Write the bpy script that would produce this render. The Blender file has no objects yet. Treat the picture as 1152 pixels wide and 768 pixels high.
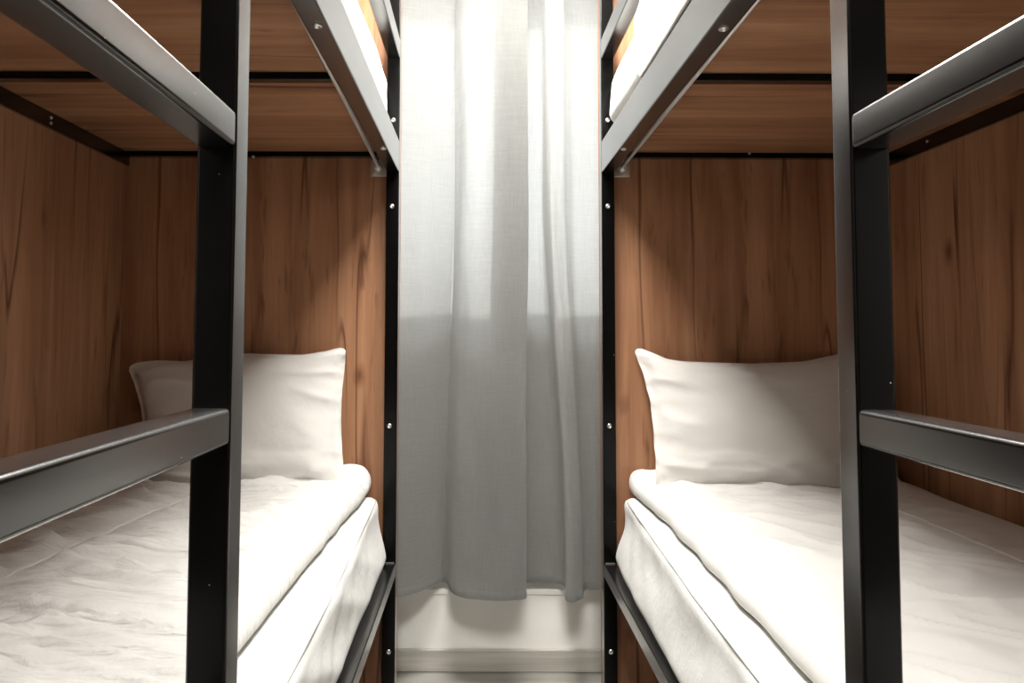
import bpy, bmesh, math, random
from mathutils import Vector, noise, Matrix
random.seed(4)
S = bpy.context.scene
COL = S.collection
H = 1.13                                  # eye height above the floor (floor is z = 0)

# ------------------------------------------------------------------ camera
FPX, PITCH, ROLL, CX, CY = 776.9, 0.0493, 0.003, 538.35, 337.7
cam_d = bpy.data.cameras.new('camera'); cam = bpy.data.objects.new('camera', cam_d); COL.objects.link(cam)
cam_d.sensor_width = 36.0; cam_d.lens = FPX / 1152 * 36
cam_d.shift_x = (576 - CX) / 1152; cam_d.shift_y = (CY - 384) / 1152
cam_d.clip_start = 0.02
cam.matrix_world = (Matrix.Translation((0, 0, H)) @ Matrix.Rotation(math.pi / 2 + PITCH, 4, 'X')
                    @ Matrix.Rotation(ROLL, 4, 'Z'))
S.camera = cam

def at(px, py, Y):
    """world point seen at a photo pixel, at distance Y down the aisle"""
    u = (px - CX) / FPX; v = (CY - py) / FPX
    c, s = math.cos(ROLL), math.sin(ROLL)
    u, v = u * c - v * s, u * s + v * c
    cp, sp = math.cos(PITCH), math.sin(PITCH)
    fy = cp - v * sp; fz = sp + v * cp
    k = Y / fy
    return Vector((u * k, Y, fz * k + H))

# ------------------------------------------------------------------ materials
class NT:
    def __init__(s, name):
        m = bpy.data.materials.new(name); m.use_nodes = True
        s.m = m; s.n = m.node_tree.nodes; s.l = m.node_tree.links
        s.bsdf = s.n['Principled BSDF']; s.out = s.n['Material Output']
    def add(s, t, **kw):
        n = s.n.new(t)
        for k, v in kw.items():
            if k in n.inputs: n.inputs[k].default_value = v
            else: setattr(n, k, v)
        return n
    def link(s, a, b): s.l.new(a, b)
    def math(s, op, a, b=None):
        n = s.n.new('ShaderNodeMath'); n.operation = op
        for i, v in enumerate((a, b)):
            if v is None: continue
            if isinstance(v, (int, float)): n.inputs[i].default_value = v
            else: s.link(v, n.inputs[i])
        return n.outputs[0]
    def ramp(s, fac, stops, interp='LINEAR'):
        n = s.n.new('ShaderNodeValToRGB'); n.color_ramp.interpolation = interp
        e = n.color_ramp.elements
        while len(e) < len(stops): e.new(0.5)
        for el, (p, c) in zip(e, stops):
            el.position = p; el.color = (*c, 1) if len(c) == 3 else c
        s.link(fac, n.inputs[0]); return n.outputs[0]
    def mix(s, mode, fac, a, b):
        n = s.n.new('ShaderNodeMix'); n.data_type = 'RGBA'; n.blend_type = mode
        for i, v in ((0, fac), (6, a), (7, b)):
            if isinstance(v, (int, float)): n.inputs[i].default_value = v
            elif isinstance(v, tuple): n.inputs[i].default_value = (*v, 1)
            else: s.link(v, n.inputs[i])
        return n.outputs[2]
    def obj_coords(s, scale):
        tc = s.n.new('ShaderNodeTexCoord'); mp = s.n.new('ShaderNodeMapping')
        mp.inputs['Scale'].default_value = scale
        s.link(tc.outputs['Object'], mp.inputs[0]); return mp.outputs[0]
    def noise(s, vec, scale, detail=3, rough=.5, dist=0):
        n = s.add('ShaderNodeTexNoise', Scale=scale, Detail=detail, Roughness=rough, Distortion=dist)
        s.link(vec, n.inputs['Vector']); return n.outputs['Fac']
    def bump(s, h, strength, dist):
        n = s.add('ShaderNodeBump', Strength=strength, Distance=dist)
        s.link(h, n.inputs['Height']); s.link(n.outputs[0], s.bsdf.inputs['Normal'])

def plain(name, col, rough=.6, metal=0.0):
    t = NT(name); b = t.bsdf.inputs
    b['Base Color'].default_value = (*col, 1); b['Roughness'].default_value = rough; b['Metallic'].default_value = metal
    return t.m

def wood(name, grain, tones, seed=0.0, cracks=True):
    """laminate with wood figure; grain = axis index the fibres run along"""
    t = NT(name)
    sc = [7.0, 7.0, 7.0]; sc[grain] = .55
    v = t.obj_coords(tuple(sc))
    off = t.add('ShaderNodeVectorMath'); off.operation = 'ADD'; off.inputs[1].default_value = (seed, seed * .7, seed * 1.3)
    t.link(v, off.inputs[0]); v = off.outputs[0]
    big = t.noise(v, .55, 2, .5, .6)
    mid = t.noise(v, 1.7, 5, .6, 1.1)
    fac = t.math('ADD', t.math('MULTIPLY', big, .55), t.math('MULTIPLY', mid, .45))
    col = t.ramp(fac, [(.33, tones[0]), (.45, tones[1]), (.55, tones[2]), (.68, tones[3])])
    sc2 = [34.0, 34.0, 34.0]; sc2[grain] = 1.9
    fine = t.noise(t.obj_coords(tuple(sc2)), 1.0, 5, .62, .5)
    sc4 = [55.0, 55.0, 55.0]; sc4[grain] = 6.0
    fleck = t.noise(t.obj_coords(tuple(sc4)), 1.0, 2, .5, .3)
    if cracks: col = t.mix('MULTIPLY', .7, col, t.ramp(fleck, [(.24, (.50, .44, .40)), (.36, (1, 1, 1))]))
    col = t.mix('MULTIPLY', .55, col, t.ramp(fine, [(.3, (.58, .54, .51)), (.6, (1, 1, 1))]))
    if cracks:
        k1 = [15.0, 15.0, 15.0]; k1[grain] = .95
        o2 = t.add('ShaderNodeVectorMath'); o2.operation = 'ADD'; o2.inputs[1].default_value = (seed * 3, seed, seed * 2)
        t.link(t.obj_coords(tuple(k1)), o2.inputs[0])
        n = t.noise(o2.outputs[0], .8, 2, .45, .15)
        gate = t.noise(o2.outputs[0], .62, 2, .5, .0)
        ln = t.math('ABSOLUTE', t.math('SUBTRACT', n, .5))
        line = t.ramp(ln, [(0, (.28, .23, .20)), (.008, (.50, .43, .40)), (.030, (1, 1, 1))])
        gm = t.ramp(gate, [(.48, (0, 0, 0)), (.58, (1, 1, 1))])
        col = t.mix('MULTIPLY', gm, col, line)
        vo = t.add('ShaderNodeTexVoronoi', Scale=1.0)
        ks = [6.0, 6.0, 6.0]; ks[grain] = 3.2
        wv = t.add('ShaderNodeVectorMath'); wv.operation = 'ADD'
        t.link(t.obj_coords(tuple(ks)), wv.inputs[0]); wn = t.add('ShaderNodeTexNoise', Scale=9.0)
        t.link(t.obj_coords((1, 1, 1)), wn.inputs['Vector'])
        sc3 = t.add('ShaderNodeVectorMath'); sc3.operation = 'SCALE'; sc3.inputs['Scale'].default_value = .12
        t.link(wn.outputs['Color'], sc3.inputs[0]); t.link(sc3.outputs[0], wv.inputs[1])
        t.link(wv.outputs[0], vo.inputs['Vector'])
        kn = t.ramp(vo.outputs['Distance'], [(.03, (.30, .25, .22)), (.07, (.60, .52, .48)), (.15, (1, 1, 1))])
        pk = t.add('ShaderNodeSeparateColor'); t.link(vo.outputs['Color'], pk.inputs[0])
        col = t.mix('MULTIPLY', t.math('MULTIPLY', t.math('GREATER_THAN', pk.outputs[0], .5), .85), col, kn)
    t.link(col, t.bsdf.inputs['Base Color'])
    t.bsdf.inputs['Roughness'].default_value = .42
    t.bsdf.inputs['Specular IOR Level'].default_value = .35
    t.bump(fine, .12, .001)
    return t.m

OAK = [(.225, .100, .049), (.310, .146, .074), (.395, .199, .106), (.485, .265, .152)]
M = {}
M['wood_v'] = wood('oak_laminate_upright_grain', 2, OAK, 3.0)
M['wood_v2'] = wood('oak_laminate_side_panel', 2, OAK, 11.0)
M['wood_h'] = wood('oak_laminate_bed_board', 0, OAK, 7.0)

def steel():
    t = NT('black_painted_steel')
    v = t.obj_coords((1, 1, 1))
    vo = t.add('ShaderNodeTexVoronoi', Scale=55.0); t.link(v, vo.inputs['Vector'])
    pick = t.add('ShaderNodeSeparateColor'); t.link(vo.outputs['Color'], pick.inputs[0])
    chip = t.math('MULTIPLY', t.math('LESS_THAN', vo.outputs['Distance'], .045), t.math('GREATER_THAN', pick.outputs[0], .90))
    col = t.mix('MIX', chip, (.0018, .0017, .0015), (.55, .54, .52))
    t.link(col, t.bsdf.inputs['Base Color'])
    n = t.noise(v, 420, 2)
    bp = t.add('ShaderNodeBump', Strength=.05, Distance=.0004); t.link(n, bp.inputs['Height'])
    d = t.add('ShaderNodeBsdfDiffuse'); g = t.add('ShaderNodeBsdfGlossy', Roughness=.22)
    lw = t.add('ShaderNodeLayerWeight', Blend=.5)
    t.link(col, d.inputs['Color']); g.inputs['Color'].default_value = (1, 1, 1, 1)
    for q in (d, g, lw): t.link(bp.outputs[0], q.inputs['Normal'])
    fac = t.math('ADD', .012, t.math('MULTIPLY', .988, t.math('POWER', lw.outputs['Facing'], 2.9)))
    mx = t.add('ShaderNodeMixShader'); t.link(fac, mx.inputs[0])
    t.link(d.outputs[0], mx.inputs[1]); t.link(g.outputs[0], mx.inputs[2]); t.link(mx.outputs[0], t.out.inputs['Surface'])
    return t.m
M['steel'] = steel()
M['zinc'] = plain('zinc_bolt', (.62, .60, .56), .3, 1.0)
M['chrome'] = plain('polished_rod', (.80, .78, .74), .28, .35)

def linen(name, col, weave=900, bump=.25, rough=.85, crease=0.0):
    t = NT(name)
    v = t.obj_coords((1, 1, 1))
    t.link(t.mix('MULTIPLY', 1.0, col, t.ramp(t.noise(v, 9, 3), [(.3, (.95, .95, .945)), (.7, (1, 1, 1))])), t.bsdf.inputs['Base Color'])
    t.bsdf.inputs['Roughness'].default_value = rough
    t.bsdf.inputs['Specular IOR Level'].default_value = .2
    t.bsdf.inputs['Sheen Weight'].default_value = .12
    a = t.noise(v, 26, 4, .55, .4)
    b = t.noise(v, weave, 1)
    h = t.math('ADD', a, t.math('MULTIPLY', b, .03))
    if crease:
        c1 = t.noise(t.obj_coords((3.0, 15.0, 3.0)), 1.0, 3, .5, 1.2)
        c2 = t.noise(t.obj_coords((5.0, 24.0, 5.0)), 1.0, 2, .5, .8)
        fold = t.math('ABSOLUTE', t.math('SUBTRACT', c1, .5))
        h = t.math('ADD', h, t.math('MULTIPLY', t.math('SUBTRACT', t.math('MULTIPLY', c2, .6), fold), crease))
    t.bump(h, bump, .006)
    return t.m
M['sheet'] = linen('white_cotton', (.64, .63, .605))
M['creased'] = linen('white_creased_cotton', (.64, .63, .605), bump=.8, crease=4.5)
M['ticking'] = linen('white_mattress_cover', (.66, .66, .638), 500, .30)
M['pillow'] = linen('white_pillowcase', (.66, .645, .615), 900, .25)

def curtain_mat():
    t = NT('grey_linen_curtain')
    tc = t.obj_coords((1, 1, 1))
    warp = t.noise(t.obj_coords((420, 420, 14)), 1, 2)
    weft = t.noise(t.obj_coords((14, 14, 420)), 1, 2)
    w = t.math('ADD', t.math('MULTIPLY', warp, .5), t.math('MULTIPLY', weft, .5))
    col = t.ramp(w, [(.30, (.272, .274, .265)), (.70, (.325, .327, .317))])
    d = t.add('ShaderNodeBsdfDiffuse', Roughness=.8); tr = t.add('ShaderNodeBsdfTranslucent')
    t.link(col, d.inputs['Color'])
    t.link(t.mix('MULTIPLY', 1.0, col, (1.98, 1.98, 2.0)), tr.inputs['Color'])
    mx = t.add('ShaderNodeMixShader'); mx.inputs[0].default_value = .58
    t.link(d.outputs[0], mx.inputs[1]); t.link(tr.outputs[0], mx.inputs[2])
    bp = t.add('ShaderNodeBump', Strength=.25, Distance=.001)
    t.link(w, bp.inputs['Height'])
    t.link(bp.outputs[0], d.inputs['Normal'])
    t.link(mx.outputs[0], t.out.inputs['Surface'])
    return t.m
M['curtain'] = curtain_mat()

def painted(name, col, rough=.7):
    t = NT(name); v = t.obj_coords((1, 1, 1))
    t.bsdf.inputs['Base Color'].default_value = (*col, 1); t.bsdf.inputs['Roughness'].default_value = rough
    t.bump(t.noise(v, 180, 3), .08, .001); return t.m
M['wall'] = painted('white_wall_paint', (.80, .79, .755))
M['ceiling'] = painted('white_ceiling_paint', (.86, .86, .84))
M['boxing'] = painted('cream_boxing_paint', (.86, .85, .81), .5)
M['upvc'] = plain('white_window_plastic', (.85, .85, .84), .3)
GREY = [(.42, .405, .36), (.50, .485, .44), (.57, .555, .51), (.64, .625, .58)]
M['skirting'] = wood('grey_ash_skirting', 0, GREY, 1.0, False)
M['floor'] = wood('pale_grey_laminate_floor', 0, [(.50, .49, .45), (.58, .57, .53), (.64, .63, .59), (.70, .69, .65)], 2.0, False)
def glass():
    t = NT('window_glass')
    tr = t.add('ShaderNodeBsdfTransparent'); gl = t.add('ShaderNodeBsdfGlossy', Roughness=.02)
    fr = t.add('ShaderNodeFresnel', IOR=1.45); mx = t.add('ShaderNodeMixShader')
    t.link(fr.outputs[0], mx.inputs[0]); t.link(tr.outputs[0], mx.inputs[1]); t.link(gl.outputs[0], mx.inputs[2])
    t.link(mx.outputs[0], t.out.inputs['Surface']); return t.m
M['glass'] = glass()
def glow():
    t = NT('lamp_diffuser')
    t.bsdf.inputs['Base Color'].default_value = (.9, .9, .88, 1)
    t.bsdf.inputs['Emission Color'].default_value = (1, .95, .87, 1); t.bsdf.inputs['Emission Strength'].default_value = 6
    return t.m
M['glow'] = glow()

# ------------------------------------------------------------------ mesh helpers
def box_bm(lo, hi, bev=0.0, seg=2, bm=None):
    bm = bm or bmesh.new()
    r = bmesh.ops.create_cube(bm, size=1)
    c = [(a + b) / 2 for a, b in zip(lo, hi)]; d = [abs(b - a) for a, b in zip(lo, hi)]
    for v in r['verts']:
        v.co = Vector((v.co.x * d[0] + c[0], v.co.y * d[1] + c[1], v.co.z * d[2] + c[2]))
    if bev:
        es = list({e for v in r['verts'] for e in v.link_edges})
        bmesh.ops.bevel(bm, geom=es, offset=bev, segments=seg, profile=.5, affect='EDGES')
    return bm

def obj(name, bm, mat, parent=None, smooth=True, origin=None):
    me = bpy.data.meshes.new(name)
    bmesh.ops.recalc_face_normals(bm, faces=bm.faces[:])
    off = Vector(origin) if origin is not None else Vector((0, 0, 0))
    base = Vector((0, 0, 0)); p = parent
    while p: base += p.location; p = p.parent
    for v in bm.verts: v.co -= base + off
    bm.to_mesh(me); bm.free()
    me.materials.append(M[mat])
    if smooth:
        for f in me.polygons: f.use_smooth = True
    o = bpy.data.objects.new(name, me); COL.objects.link(o)
    o.location = off
    if parent: o.parent = parent
    return o

def bar(name, lo, hi, mat, parent, bev=.003, seg=3):
    o = obj(name, box_bm(lo, hi, bev, seg), mat, parent)
    o.modifiers.new('wn', 'WEIGHTED_NORMAL').keep_sharp = False
    return o

def thing(name, label, cat, loc=(0, 0, 0), group=None):
    o = bpy.data.objects.new(name, None); COL.objects.link(o); o.location = loc
    return tag(o, label, cat, group)
def tag(o, label, cat, group=None):
    o['label'] = label; o['category'] = cat
    if group: o['group'] = group
    return o
def struct(o): o['kind'] = 'structure'; return o

def tube_bm(pts, r, seg=10, caps=True):
    bm = bmesh.new(); pts = [Vector(p) for p in pts]; rings = []
    for i, p in enumerate(pts):
        d = (pts[min(i + 1, len(pts) - 1)] - pts[max(i - 1, 0)]).normalized()
        a = d.orthogonal().normalized() if i == 0 else (pa - d * pa.dot(d)).normalized()
        pa = a; b = d.cross(a)
        rings.append([bm.verts.new(p + (a * math.cos(k * 2 * math.pi / seg) + b * math.sin(k * 2 * math.pi / seg)) * r) for k in range(seg)])
    for A, B in zip(rings, rings[1:]):
        for k in range(seg): bm.faces.new((A[k], A[(k + 1) % seg], B[(k + 1) % seg], B[k]))
    if caps: bm.faces.new(rings[0]); bm.faces.new(rings[-1])
    return bm

def dome_bm(c, n, r, h):
    """bolt head: low dome with a hex socket ring, axis n"""
    bm = bmesh.new(); n = Vector(n).normalized(); a = n.orthogonal().normalized(); b = n.cross(a); c = Vector(c)
    prof = [(1, -.15), (1, .35), (.86, .75), (.6, 1), (.42, 1.0), (.40, .55)]
    rings = []
    for pr, ph in prof:
        rings.append([bm.verts.new(c + (a * math.cos(k * math.pi / 8) + b * math.sin(k * math.pi / 8)) * r * pr + n * h * ph) for k in range(16)])
    for A, B in zip(rings, rings[1:]):
        for k in range(16): bm.faces.new((A[k], A[(k + 1) % 16], B[(k + 1) % 16], B[k]))
    bm.faces.new(rings[0]); bm.faces.new(rings[-1])
    return bm
def bolt(c, n, parent, r=.0075, h=.004):
    return obj('bolt', dome_bm(c, n, r, h), 'zinc', parent)

def slab_bm(lo, hi, r, step, warp):
    """soft rounded slab: subdivided box whose shell is rounded by r, then warped by warp(p, normal)"""
    lo = Vector(lo); hi = Vector(hi); bm = bmesh.new(); grid = {}
    n = [max(2, int(round((hi[i] - lo[i]) / s))) for i, s in enumerate(step)]
    def vert(i, j, k):
        key = (i, j, k)
        if key not in grid:
            p = Vector((lo.x + (hi.x - lo.x) * i / n[0], lo.y + (hi.y - lo.y) * j / n[1], lo.z + (hi.z - lo.z) * k / n[2]))
            q = Vector([min(max(p[a], lo[a] + r), hi[a] - r) for a in range(3)])
            d = p - q
            if d.length > 1e-9: p = q + d.normalized() * r
            nn = d.normalized() if d.length > 1e-9 else Vector((0, 0, 1))
            grid[key] = bm.verts.new(warp(p, nn))
        return grid[key]
    for a in range(3):
        b, c = (a + 1) % 3, (a + 2) % 3
        for side in (0, n[a]):
            for i in range(n[b]):
                for j in range(n[c]):
                    idx = []
                    for di, dj in ((0, 0), (1, 0), (1, 1), (0, 1)):
                        k = [0, 0, 0]; k[a] = side; k[b] = i + di; k[c] = j + dj; idx.append(vert(*k))
                    bm.faces.new(idx)
    return bm

def fn(x, y, z=0.0): return noise.noise(Vector((x, y, z)))
def ridge(x, y, z=0.0): return 1 - abs(noise.noise(Vector((x, y, z)))) * 2
def lerp(a, b, t): return a + (b - a) * t
def sstep(a, b, x):
    t = min(max((x - a) / (b - a), 0), 1); return t * t * (3 - 2 * t)
def interp(tab, x):
    if x <= tab[0][0]: return tab[0][1]
    for (a, va), (b, vb) in zip(tab, tab[1:]):
        if x <= b: return lerp(va, vb, (x - a) / (b - a))
    return tab[-1][1]

# ------------------------------------------------------------------ room shell
XL, XR = -.2475, .3803                    # aisle planes of the two beds
OL, OR = -1.116, 1.288                    # inner faces of their side panels
WLX, WRX = -1.20, 1.372                   # room walls
YF, YB = -3.2, 2.455                      # wall behind the camera, window wall
CE = 2.50
SILL = H + .046; WX0, WX1, WTOP = -.42, .60, 2.28
obj('floor', box_bm((WLX - .2, YF - .2, -.1), (WRX + .2, YB + .3, 0)), 'floor')
struct(bpy.data.objects['floor'])
struct(obj('ceiling', box_bm((WLX - .2, YF - .2, CE), (WRX + .2, YB + .3, CE + .1)), 'ceiling'))
struct(obj('wall_left', box_bm((WLX - .2, YF - .2, 0), (WLX, YB + .3, CE)), 'wall'))
struct(obj('wall_right', box_bm((WRX, YF - .2, 0), (WRX + .2, YB + .3, CE)), 'wall'))
struct(obj('wall_front', box_bm((WLX, YF - .2, 0), (WRX, YF, CE)), 'wood_v'))
bm = box_bm((WLX, YB, 0), (WRX, YB + .3, SILL))
box_bm((WLX, YB, WTOP), (WRX, YB + .3, CE), bm=bm)
box_bm((WLX, YB, SILL), (WX0, YB + .3, WTOP), bm=bm)
box_bm((WX1, YB, SILL), (WRX, YB + .3, WTOP), bm=bm)
struct(obj('wall_back', bm, 'wall', smooth=False))
wf = struct(bpy.data.objects.new('window_1', None)); COL.objects.link(wf); wf.location = ((WX0 + WX1) / 2, YB + .18, SILL)
fy0, fy1 = YB + .16, YB + .22
bm = box_bm((WX0, fy0, SILL), (WX0 + .06, fy1, WTOP), .004)
box_bm((WX1 - .06, fy0, SILL), (WX1, fy1, WTOP), .004, bm=bm)
box_bm((WX0 + .06, fy0, SILL), (WX1 - .06, fy1, SILL + .06), .004, bm=bm)
box_bm((WX0 + .06, fy0, WTOP - .06), (WX1 - .06, fy1, WTOP), .004, bm=bm)
obj('window_frame', bm, 'upvc', wf, smooth=False)
obj('pane', box_bm((WX0 + .06, YB + .188, SILL + .06), (WX1 - .06, YB + .192, WTOP - .06)), 'glass', wf, smooth=False)
obj('window_sill', box_bm((WX0 - .0, YB - .012, SILL - .022), (WX1 + .0, fy0, SILL), .004), 'upvc', wf, smooth=False)
BOXY, BOXZ = 2.385, H - .862
struct(obj('trim_1', box_bm((WLX, BOXY, 0), (WRX, YB, BOXZ), .003), 'boxing', smooth=False))
struct(obj('trim_2', box_bm((WLX, BOXY - .006, BOXZ - .016), (WRX, BOXY + .004, BOXZ + .002), .002), 'boxing', smooth=False))
struct(obj('baseboard_back', box_bm((WLX, BOXY - .014, 0), (WRX, BOXY, .073), .003), 'skirting', smooth=False))

# ------------------------------------------------------------------ bunk beds
W = .04; YA, YZ = 2.12, 2.16              # far posts
FOOT0, FOOT1 = .18, .22                   # foot posts
RB, RT = H + .504, H + .600               # upper side rail
GB, GT = H + .862, H + .922               # guard rail
LB, LT = H - .728, H - .690               # lower side rail
BOARD = H + .5705

def bunk_bed(side, xa, xo, yl, word):
    s = side                              # +1: bed on the right of the aisle, -1: on the left
    def X(d): return xa + s * d           # d metres from the aisle plane into the bed
    wd = abs(xo - xa)
    def B(d0, d1, y0, y1, z0, z1):
        x0, x1 = sorted((X(d0), X(d1))); return (x0, y0, z0), (x1, y1, z1)
    def mk(name, d0, d1, y0, y1, z0, z1, mat='steel', bev=.003, par=None):
        lo, hi = B(d0, d1, y0, y1, z0, z1); return bar(name, lo, hi, mat, par or bed, bev)
    bed = thing('bunk_bed', label=f'black steel bunk bed with oak panels {word}',
                cat='bunk bed', loc=(X(wd / 2), (FOOT0 + YZ) / 2, 0), group='pair of bunk beds')
    # posts
    far = mk('post', 0, W, YA, YZ, 0, 2.30)
    foot = mk('post', 0, W, FOOT0, FOOT1, 0, 2.30)
    for y0 in (YA, FOOT0): mk('post', wd + .018, wd + .058, y0, y0 + W, 0, 2.30)
    # aisle bolts on the far post
    for py in (135.5, 232, 479, 733):
        px = {135.5: (442.5, 683.6), 232: (440.9, 684), 479: (438, 685.7), 733: (437.2, 687.4)}[py][0 if s < 0 else 1]
        p = at(px, py, YA); bolt((p.x, YA - .0005, p.z), (0, -1, 0), far)
    obj('weld_mark', box_bm(*B(.005, W - .006, YA - .0016, YA + .001, LT + .0005, LT + .003)), 'zinc', far, smooth=False)
    # ladder: its inner post stands in the side, the foot post is its other side
    mk('ladder_post', 0, W, yl, yl + .038, 0, 2.12, bev=.0035)
    for z0 in (-.71, -.41, -.1105, .190):
        mk('rung', 0, W, FOOT1 - .001, yl + .001, H + z0, H + z0 + .0365, bev=.005)
    # side rails; upper one carries screws underneath
    r = mk('side_rail', 0, W, FOOT1, yl, RB, RT)
    r = mk('side_rail', 0, W, yl + .038, YA, RB, RT)
    for px, py in (((357, 29), (431, 167)) if s < 0 else ((814, 31), (702, 167))):
        u = (px - CX) / FPX; v = (CY - py) / FPX
        Y = ((RB - H) * (1 - .0493 * v)) / (v + .0493); p = at(px, py, Y)
        bolt((p.x, p.y, RB + .0004), (0, 0, -1), r, .0085, .004)
    mk('side_rail', 0, W, FOOT1, YA, LB, LT)
    mk('guard_rail', 0, W, yl + .038, YA, GB, GT)
    # rails along the wall side
    for z0, z1 in ((H + .528, H + .5695), (H - .728, H - .690)):
        r = mk('wall_rail', wd - .012, wd, FOOT1, YZ - .001, z0, z1, bev=.002)
        if z0 > H:
            for yy in ((1.755,) if s < 0 else (1.94,)):
                for dz in ((.012, .026) if s < 0 else (.024,)):
                    bolt((X(wd - .0125), yy, z0 + dz), (-s, 0, 0), r, .004, .003)
    # cross bars under the upper board and at the ends
    for k, (y0, y1, z0) in enumerate(((2.134, 2.159, H + .5535), (1.478, 1.503, H + .5535), (.84, .865, H + .5535), (FOOT0 + .01, FOOT1 - .01, H + .5535),
                           (2.134, 2.159, LB - .018), (1.478, 1.503, LB - .018), (.84, .865, LB - .018), (FOOT0, FOOT1, LB - .018))):
        c = mk('cross_bar', W - .001, wd - (.012 if y0 > .5 else 0), y0, y1, z0, z0 + (.0165 if z0 > H else .036), bev=.002)
        if k == 0:
            p = at(285, 176.5, 2.134) if s < 0 else at(843, 172.5, 2.134)
            bolt((p.x, 2.1335, p.z), (0, -1, 0), c, .0045, .003)
    for z0, z1 in ((GB, GT), (H + .44, H + .53)):
        mk('foot_rail', W - .001, wd + .02, FOOT0 + .002, FOOT1 - .002, z0, z1)
    # panels and boards
    mk('head_panel', 0, wd + .018, YZ, YZ + .016, .06, 2.30, 'wood_v', .0015)
    mk('side_panel', wd, wd + .016, FOOT0, YZ - .0005, .06, 2.30, 'wood_v2', .0015)
    mk('upper_board', W + .0005, wd - .0005, FOOT1 + .001, YZ - .001, BOARD, BOARD + .016, 'wood_h', .001)
    mk('lower_board', W + .0005, wd - .0125, FOOT1 + .001, YZ - .001, LT - .019, LT - .003, 'wood_h', .001)
    # curtain rod inside the lower berth
    if s < 0: a, b = Vector((-.3165, YZ - .012, H + .527)), Vector((-.2885, .74, H + .531))
    else: a, b = Vector((.4515, YZ - .012, H + .527)), Vector((.4345, .74, H + .531))
    rod = obj('curtain_rod', tube_bm([a, b], .0055, 12), 'chrome', bed)
    e = box_bm((a.x - .025, YZ - .004, a.z - .030), (a.x + .025, YZ - .0002, a.z + .022), .001)
    obj('rod_bracket', e, 'zinc', rod)
    fl = bmesh.new()
    bm = tube_bm([(a.x, YZ - .020, a.z - .003), (a.x, YZ - .004, a.z - .003)], .0125, 18); fl.free()
    obj('rod_socket', bm, 'chrome', rod)
    for zz in (-.024, .017): bolt((a.x + .017 * s, YZ - .0042, a.z + zz), (0, -1, 0), rod, .0035, .002)
    return bed

bunk_bed(-1, XL, OL, .6946, 'left of the curtain')
bunk_bed(1, XR, OR, .6969, 'right of the curtain')

# ------------------------------------------------------------------ lower mattresses
MT = H - .487                             # top of the lower mattress
def lower_mattress(s, edge, xo, label):
    x0, x1 = (xo + .016, edge[0][1]) if s < 0 else (edge[0][1], xo - .016)
    zb = LT + .002
    base = [(.3, -.267), (2.12, -.272)] if s < 0 else [(.3, .382), (1.3, .389), (1.9, .399), (2.12, .408)]
    def warp(p, n):
        q = p.copy(); t = (p.x - x0) / (x1 - x0); t = t if s < 0 else 1 - t      # 1 at the aisle edge
        k = sstep(.75, 1, t)
        top = sstep(zb + .01, MT - .04, p.z)
        e = lerp(interp(base, p.y), interp(edge, p.y), top) - edge[0][1]
        q.x += e * k
        if n.length and abs(n.x) > .5 and k > .5:                 # loose cover on the aisle side
            f = 1 - abs((p.z - zb) / (MT - zb) - .5) * 1.3
            a = .010 * ridge(p.y * 3.2 + p.z * 7.0, p.z * 1.6, 3.3 + s) + .006 * fn(p.y * 9 - p.z * 9, p.z * 5, 1.2 * s)
            q.x += -s * (a - .004) * max(f, 0)
        if n.z > .5: q.z += .003 * fn(p.x * 6, p.y * 6, 2 + s)
        return q
    o = obj('mattress', slab_bm((x0, .235, zb), (x1, 2.118, MT), .028, (.02, .016, .012), warp), 'ticking', origin=((x0 + x1) / 2, 1.17, zb))
    tag(o, label, 'mattress', 'lower mattresses')
    # piped seam round the aisle edge
    pts = [(interp(edge, y) + (-s) * (-.004) - edge[0][1] * 0 , y, MT - .008 + .002 * fn(y * 7, s)) for y in [.3 + i * .03 for i in range(60)]]
    pts = [(x + s * .003, y, z) for x, y, z in pts]
    obj('piping', tube_bm(pts, .0035, 8), 'ticking', o)
    return o
EL = [(.3, -.268), (1.0, -.266), (1.3, -.270), (1.7, -.284), (2.12, -.300)]
ER = [(.3, .398), (.95, .398), (1.3, .404), (1.7, .420), (2.12, .440)]
EL = [(y, v) for y, v in EL]; ER = [(y, v) for y, v in ER]
lower_mattress(-1, EL, OL, 'white covered mattress of the lower left bunk, under the wrinkled duvet')
lower_mattress(1, ER, OR, 'white covered mattress of the lower right bunk, under the smooth duvet')

# ------------------------------------------------------------------ lower duvets
SEAM_L = [(.45, -.86), (1.0, -.85), (1.4, -.815), (1.9, -.755)]
SEAM_R = [(.45, 1.05), (1.0, 1.045), (1.5, 1.03), (1.9, 1.02)]
def duvet_top(s, x, y):
    flat = 1 - .8 * math.exp(-((x - interp(SEAM_L if s < 0 else SEAM_R, y)) / .035) ** 2)   # stitched seam pulls the folds flat
    wob = .25 * fn(x * 2.1, y * 2.3, 12.5)
    if s < 0:
        z = .019 * max(ridge(x * 1.8 + y * 1.2, y * 11 - x * 2.2 + wob * 4, 5.1), 0) ** 2
        z += .0105 * fn(x * 2.4 + 4, y * 16 + x * 3.5 + wob * 5, 1.7)
        z += .016 * max(ridge(x * 2.6, y * 19 + x * 5 + wob * 6, 8.4), 0) ** 3
        z = z * flat + .010 * fn(x * 3, y * 3, 9.9)
    else:
        z = .011 * max(ridge(x * 2.4 + y * 2.5, y * 7 - x * 3.5 + wob * 4, 2.1), 0) ** 2
        z += .008 * max(ridge(x * 4, y * 13 + x * 7 + wob * 5, 3.4), 0) ** 3 + .005 * fn(x * 8, y * 9, 7.7)
        z = z * flat * sstep(1.24, 1.12, x) + .011 * fn(x * 3.2, y * 2.6, 4.9)
        z += .020 * math.exp(-((x - 1.17) / .07) ** 2 - ((y - 1.98) / .10) ** 2)
    return z
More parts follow.
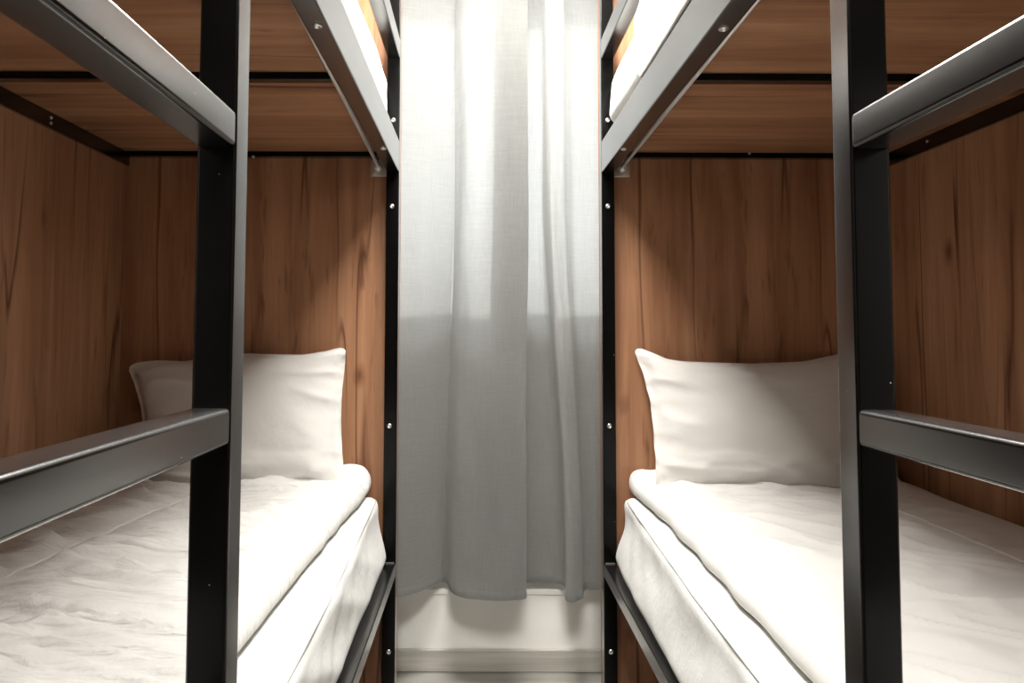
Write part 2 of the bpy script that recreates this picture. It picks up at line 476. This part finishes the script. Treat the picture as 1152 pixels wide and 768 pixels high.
def duvet(s, edge, xo, label):
    e0 = edge[0][1]
    x0, x1 = (xo + .022, e0) if s < 0 else (e0, xo - .022)
    zt = MT + .050
    def warp(p, n):
        q = p.copy(); t = (p.x - x0) / (x1 - x0); t = t if s < 0 else 1 - t
        k = sstep(.55, 1, t)
        q.x += (interp(edge, p.y) - e0) * k + (.006 * fn(p.y * 10, 2.2, s) * sstep(.9, 1, t))
        up = (p.z - MT) / (zt - MT)
        z = duvet_top(s, p.x, p.y) * sstep(1, .955, t) * up
        z += up * .026 * sstep(2.06, 2.12, p.y)
        z += up * .006 * sstep(.0, .5, 1 - abs(2 * t - 1))
        q.z += z + .001
        q.y += .008 * fn(p.x * 7, 1.1, s) * sstep(2.05, 2.14, p.y)
        return q
    o = obj('duvet', slab_bm((x0, .25, MT), (x1, 2.135, zt), .024, (.011, .009, .008), warp), 'creased' if s < 0 else 'sheet', origin=((x0 + x1) / 2, 1.2, MT))
    tag(o, label, 'duvet', 'lower duvets')
    return o, zt
DL = [(.3, -.362), (.62, -.358), (.75, -.343), (.95, -.352), (1.3, -.349), (1.6, -.343), (1.85, -.333), (2.13, -.322)]
DR = [(.3, .440), (.80, .450), (1.2, .462), (1.5, .470), (1.8, .476), (2.13, .456)]
dl, ztl = duvet(-1, DL, OL, 'white wrinkled duvet on the lower left bunk, seam running down its middle')
dr, ztr = duvet(1, DR, OR, 'white smooth duvet on the lower right bunk below the pillow with its corner flopped')
def seam(o, s, pts, zt):
    P = []
    for i in range(81):
        y = lerp(pts[0][0], pts[-1][0], i / 80); x = interp(pts, y)
        x += .004 * fn(y * 6, 3, s)
        P.append((x, y, zt + duvet_top(s, x, y) + .0085 + .026 * sstep(2.06, 2.12, y)))
    obj('seam', tube_bm(P, .0032, 8), 'sheet', o)
seam(dl, -1, SEAM_L, ztl)
seam(dr, 1, SEAM_R, ztr)

# ------------------------------------------------------------------ pillows
def pillow(TL, TR, BR, BL, thick, top, side_l, side_r, seed, label):
    """corners are world points; top(u), side(v) give how far the hem is drawn in between the corners"""
    N = 56; bm = bmesh.new()
    fr, bk = {}, {}
    nrm = ((TR - TL).cross(BL - TL)).normalized()
    if nrm.y > 0: nrm = -nrm
    up = (TL - BL).normalized(); rt = (TR - TL).normalized()
    for i in range(N + 1):
        for j in range(N + 1):
            u = .5 - .5 * math.cos(math.pi * i / N) if True else i / N
            u = lerp(i / N, u, .6); v = j / N; v = lerp(v, .5 - .5 * math.cos(math.pi * v), .6)   # v 0 bottom .. 1 top
            p = TL.lerp(TR, u) * v + BL.lerp(BR, u) * (1 - v)
            p = p - up * top(u) * v ** 2
            p = p + rt * side_l(v) * (1 - u) ** 2 - rt * side_r(v) * u ** 2
            U, V = 2 * u - 1, 2 * v - 1
            body_u = max(0, 1 - (abs(U) / .955) ** 2.6); body_v = max(0, 1 - (abs(V) / .965) ** 2.4)
            th = thick * (body_u ** .62) * (body_v ** .58)
            th *= 1 + .12 * (1 - v)
            edge = max(abs(U), abs(V))
            cr = (abs(U) * abs(V)) ** 2
            w = .0035 * fn(u * 5, v * 5, seed) + .005 * fn(u * 3 + v * 2, v * 9 - u * 3, seed + 3) * (abs(U) ** 2 + cr)
            w += .006 * cr * ridge(math.atan2(abs(V) - .2, abs(U) - .2 + 1e-6) * 3, edge, seed + 5)
            w += .004 * fn(u * 26, v * 22, seed + 2) * sstep(.80, 1, edge)
            w += .009 * max(ridge(u * 2.2 - v * 1.5, v * 5.0 + u * 2.0, seed + 8), 0) ** 2 * (sstep(.45, .8, edge) * (1 - sstep(.9, 1, edge)))
            w += .010 * max(ridge(u * 3 + .4, v * 9, seed + 11), 0) ** 3 * sstep(.35, .12, v) * sstep(0, .05, v)
            cc = max(0, (abs(U) - .90) / .10) * max(0, (abs(V) - .90) / .10)
            p = p + ((TL + TR + BL + BR) / 4 - p).normalized() * .016 * cc ** 1.5
            border = i in (0, N) or j in (0, N)
            f = p + nrm * (th + w + .002)
            b = p - nrm * (th * .72 - w * .6 + .001)
            fr[i, j] = bm.verts.new(f)
            bk[i, j] = fr[i, j] if border else bm.verts.new(b)
    for i in range(N):
        for j in range(N):
            bm.faces.new((fr[i, j], fr[i + 1, j], fr[i + 1, j + 1], fr[i, j + 1]))
            q = (bk[i, j], bk[i, j + 1], bk[i + 1, j + 1], bk[i + 1, j])
            if len(set(q)) == 4 and not all(a in fr.values() for a in ()): 
                try: bm.faces.new(q)
                except ValueError: pass
    c = (TL + TR + BL + BR) / 4
    zmin = min(v.co.z for v in bm.verts)
    o = obj('pillow', bm, 'pillow', origin=(c.x, c.y, zmin))
    sd = o.modifiers.new('sub', 'SUBSURF'); sd.levels = 1; sd.render_levels = 1
    tag(o, label, 'pillow', 'pillows of the lower bunks')
    return o
pillow(at(142, 411, 2.125), at(391, 389, 2.125), at(389, 550, 2.02), at(150, 554, 2.02), .075,
       lambda u: interp([(0, 0), (.08, -.006), (.14, -.007), (.27, .004), (.4, -.004), (.55, -.004), (.66, .006), (.8, .016), (.9, .012), (1, 0)], u),
       lambda v: .040 * math.sin(math.pi * v) ** .8, lambda v: .016 * math.sin(math.pi * v), 2.0,
       'white pillow leaning on the oak head panel of the lower left bunk')
pillow(at(711, 390, 2.13), at(1003, 391, 2.13), at(1024, 560, 2.02), at(738, 553, 2.02), .080,
       lambda u: interp([(0, 0), (.03, .004), (.08, .022), (.125, .040), (.2, .047), (.45, .052), (.65, .045), (.82, .016), (1, 0)], u),
       lambda v: interp([(0, 0), (.2, .012), (.4, .022), (.6, .027), (.8, .020), (1, 0)], v), lambda v: .085 * math.sin(math.pi * min(v * 1.0, 1)), 7.0,
       'white pillow with one flopped corner leaning in the lower right bunk')

# ------------------------------------------------------------------ upper bunks
UT = H + .80
def upper_mattress(s, xa, xo, label):
    x0, x1 = (xo + .016, xa - .022) if s < 0 else (xa + .022, xo - .016)
    bulge = .010 if s < 0 else .026
    zb = BOARD + .0165
    def warp(p, n):
        q = p.copy(); t = (p.x - x0) / (x1 - x0); t = t if s < 0 else 1 - t
        if p.z > RT + .01 and t > .9:
            k = sstep(RT + .01, RT + .06, p.z)
            q.x += -s * (.012 * fn(p.y * 4 + p.z * 8, p.z * 5, 4 + s) + bulge * k) * k
        if n.z > .5: q.z += .006 * fn(p.x * 5, p.y * 5, s)
        return q
    y0 = 2.095 if s < 0 else 2.10
    o = obj('mattress', slab_bm((x0, .235, zb), (x1, y0, UT), .045, (.02, .018, .013), warp), 'ticking', origin=((x0 + x1) / 2, 1.2, zb))
    return tag(o, label, 'mattress', 'upper mattresses')
upper_mattress(-1, XL - .02, OL, 'white mattress on the upper left bunk behind the black side rail')
upper_mattress(1, XR + .02, OR, 'white mattress on the upper right bunk partly under a draped duvet')

def upper_duvet():
    """draped over the aisle edge of the upper right mattress, its hem hanging a little over the rail"""
    bm = bmesh.new(); rows = []
    prof = []
    xe = XR
    for i in range(60):
        y = lerp(.30, 1.62, i / 59)
        row = []
        hem = RT - .034 + .01 * fn(y * 3, 7)
        path = [Vector((OR - .03, UT + .045)), Vector((xe + .12, UT + .050)), Vector((xe + .02, UT + .030)), Vector((xe - .014, UT - .03)), Vector((xe - .004, RT + .04)), Vector((xe + .004, RT + .004))]
        L = [0]
        for a, b in zip(path, path[1:]): L.append(L[-1] + (b - a).length)
        for k in range(90):
            d = (k / 89) ** .6 * L[-1]
            for m in range(5):
                if d <= L[m + 1] + 1e-9: break
            q = path[m].lerp(path[m + 1], (d - L[m]) / (L[m + 1] - L[m]))
            hang = sstep(UT + .02, RT, q.y)
            xx = q.x - .006 * hang * (.5 + .5 * fn(y * 9 + q.y * 2, 3.3)) + 0
            zz = q.y + (.014 * fn(q.x * 4, y * 5, 1) + .006 * fn(q.x * 12, y * 12, 4)) * (1 - hang)
            zz -= 0.02 * sstep(1.52, 1.62, y) * (1 - hang)
            row.append(bm.verts.new((xx, y + .02 * fn(zz * 8, 2.2) * sstep(1.4, 1.62, y), zz)))
        rows.append(row)
    for A, B in zip(rows, rows[1:]):
        for k in range(89): bm.faces.new((A[k], A[k + 1], B[k + 1], B[k]))
    o = obj('duvet', bm, 'sheet', origin=((XR + OR) / 2, 1.0, UT))
    sm = o.modifiers.new('smooth', 'SMOOTH'); sm.factor = .5; sm.iterations = 6
    so = o.modifiers.new('thick', 'SOLIDIFY'); so.thickness = .006; so.offset = -1
    tag(o, 'white duvet draped over the edge of the upper right bunk', 'duvet')
upper_duvet()

# ------------------------------------------------------------------ curtain
def curtain():
    # plan of the folds: photo column at the hem, at the top, and distance down the aisle
    P = [(380, 380, 2.30), (415, 415, 2.25), (448, 448, 2.215), (474, 480, 2.265), (494, 506, 2.350), (499, 510, 2.366), (504, 513, 2.335), (512, 521, 2.255),
         (528, 534, 2.215), (552, 558, 2.200), (574, 578, 2.200), (587, 591, 2.210), (588.5, 592.5, 2.226), (578, 584, 2.246),
         (552, 562, 2.266), (541, 553, 2.282), (546, 557, 2.302), (570, 576, 2.330), (596, 598, 2.352), (624, 607, 2.358),
         (634, 612, 2.340), (637, 614, 2.290), (634, 615, 2.225), (635, 618, 2.190), (642, 624, 2.192), (650, 633, 2.212), (653, 638, 2.250),
         (658, 648, 2.290), (670, 665, 2.298), (690, 690, 2.285), (730, 730, 2.30)]
    def cat(a, b, c, d, t):
        return .5 * ((2 * b) + (-a + c) * t + (2 * a - 5 * b + 4 * c - d) * t * t + (-a + 3 * b - 3 * c + d) * t ** 3)
    plan = []
    for i in range(len(P) - 1):
        q = [P[max(i - 1, 0)], P[i], P[i + 1], P[min(i + 2, len(P) - 1)]]
        for k in range(7): plan.append(tuple(cat(*(w[m] for w in q), k / 7) for m in range(3)))
    plan.append(P[-1])
    z0, z1 = H - .828, 2.40
    NZ = 130; bm = bmesh.new(); rows = []
    for j in range(NZ + 1):
        t = j / NZ; z = lerp(z0, z1, t) if j > 3 else z0 + j * .0085; zr = z - H
        up = sstep(-.75, .55, zr)
        row = []
        for i, (pb, pt, Y) in enumerate(plan):
            px = lerp(pb, pt, up); X = (px - CX) / FPX * 2.27
            y = lerp(Y, 2.275 + (Y - 2.275) * .55, sstep(-.3, .9, zr))
            X += .006 * fn(i * .13, zr * 2.2, 4) * (1 - .3 * up); y += .008 * fn(i * .11, zr * 2.6, 1) + .0025 * fn(i * .3, zr * 11, 8)
            zz = z + (.004 * fn(i * .08, 5.5) if j == 0 else 0)
            row.append(bm.verts.new((X, y, zz)))
        rows.append(row)
    for A, B in zip(rows, rows[1:]):
        for i in range(len(plan) - 1): bm.faces.new((A[i], A[i + 1], B[i + 1], B[i]))
    low = [[v.co.copy() for v in rows[k]] for k in range(4)]
    o = obj('curtain', bm, 'curtain', origin=(.06, 2.275, z0))
    tag(o, 'grey linen curtain hanging in folds over the window between the bunk beds', 'curtain')
    hb = bmesh.new(); hr = []
    for k in range(4):                                       # turned-up hem, sewn on the front of the cloth
        off = (.0014, .0020, .0020, .0003)[k]
        r = []
        for i, c in enumerate(low[min(k, 3)]):
            a, b = low[min(k, 3)][max(i - 1, 0)], low[min(k, 3)][min(i + 1, len(plan) - 1)]
            n = Vector((b.y - a.y, -(b.x - a.x), 0)).normalized()
            r.append(hb.verts.new(c + n * off))
        hr.append(r)
    for A, B in zip(hr, hr[1:]):
        for i in range(len(plan) - 1): hb.faces.new((A[i], A[i + 1], B[i + 1], B[i]))
    obj('hem', hb, 'curtain', o)
    return o
curtain()
rail = obj('curtain_rail', box_bm((WX0 - .15, 2.255, 2.40), (WX1 + .15, 2.295, 2.43), .004), 'upvc', origin=(.06, 2.275, 2.40))
for xx in (WX0, WX1):
    obj('rail_bracket', box_bm((xx - .015, 2.265, 2.43), (xx + .015, 2.285, CE), .002), 'upvc', rail)
tag(rail, 'white curtain rail fixed under the ceiling above the grey curtain', 'curtain rail')

# ------------------------------------------------------------------ lamp and daylight
def ceiling_lamp(y, power, label):
    lamp = thing('ceiling_lamp', label, 'lamp', (.07, y, CE), 'ceiling lamps along the aisle')
    obj('lamp_frame', box_bm((.07 - .31, y - .31, CE - .03), (.07 + .31, y + .31, CE), .004), 'upvc', lamp)
    obj('lamp_diffuser', box_bm((.07 - .29, y - .29, CE - .034), (.07 + .29, y + .29, CE - .028), .002), 'glow', lamp)
    ld = bpy.data.lights.new('lamp_light', 'AREA'); ld.shape = 'SQUARE'; ld.size = .56; ld.energy = power; ld.color = (1, .972, .93)
    lo = bpy.data.objects.new('lamp_light', ld); COL.objects.link(lo); lo.location = (.07, y, CE - .04)
ceiling_lamp(.05, 37, 'square white ceiling lamp above the foot of the bunk beds')
ceiling_lamp(1.70, 36, 'square white ceiling lamp over the aisle near the curtain')
sd = bpy.data.lights.new('sun', 'SUN'); sd.energy = 1.1; sd.angle = math.radians(4); sd.color = (1, .98, .95)
so = bpy.data.objects.new('sun', sd); COL.objects.link(so)
so.rotation_euler = Vector((.10, -1, -.13)).to_track_quat('-Z', 'Y').to_euler(); so.location = (.2, 4, 2.2)
w = bpy.data.worlds.new('sky'); S.world = w; w.use_nodes = True
w.node_tree.nodes['Background'].inputs[0].default_value = (.93, .97, 1, 1)
w.node_tree.nodes['Background'].inputs[1].default_value = 2.05

S.view_settings.view_transform = 'Standard'; S.view_settings.look = 'None'
S.view_settings.gamma = 1; S.view_settings.use_curve_mapping = False
S.view_settings.exposure = 0.6
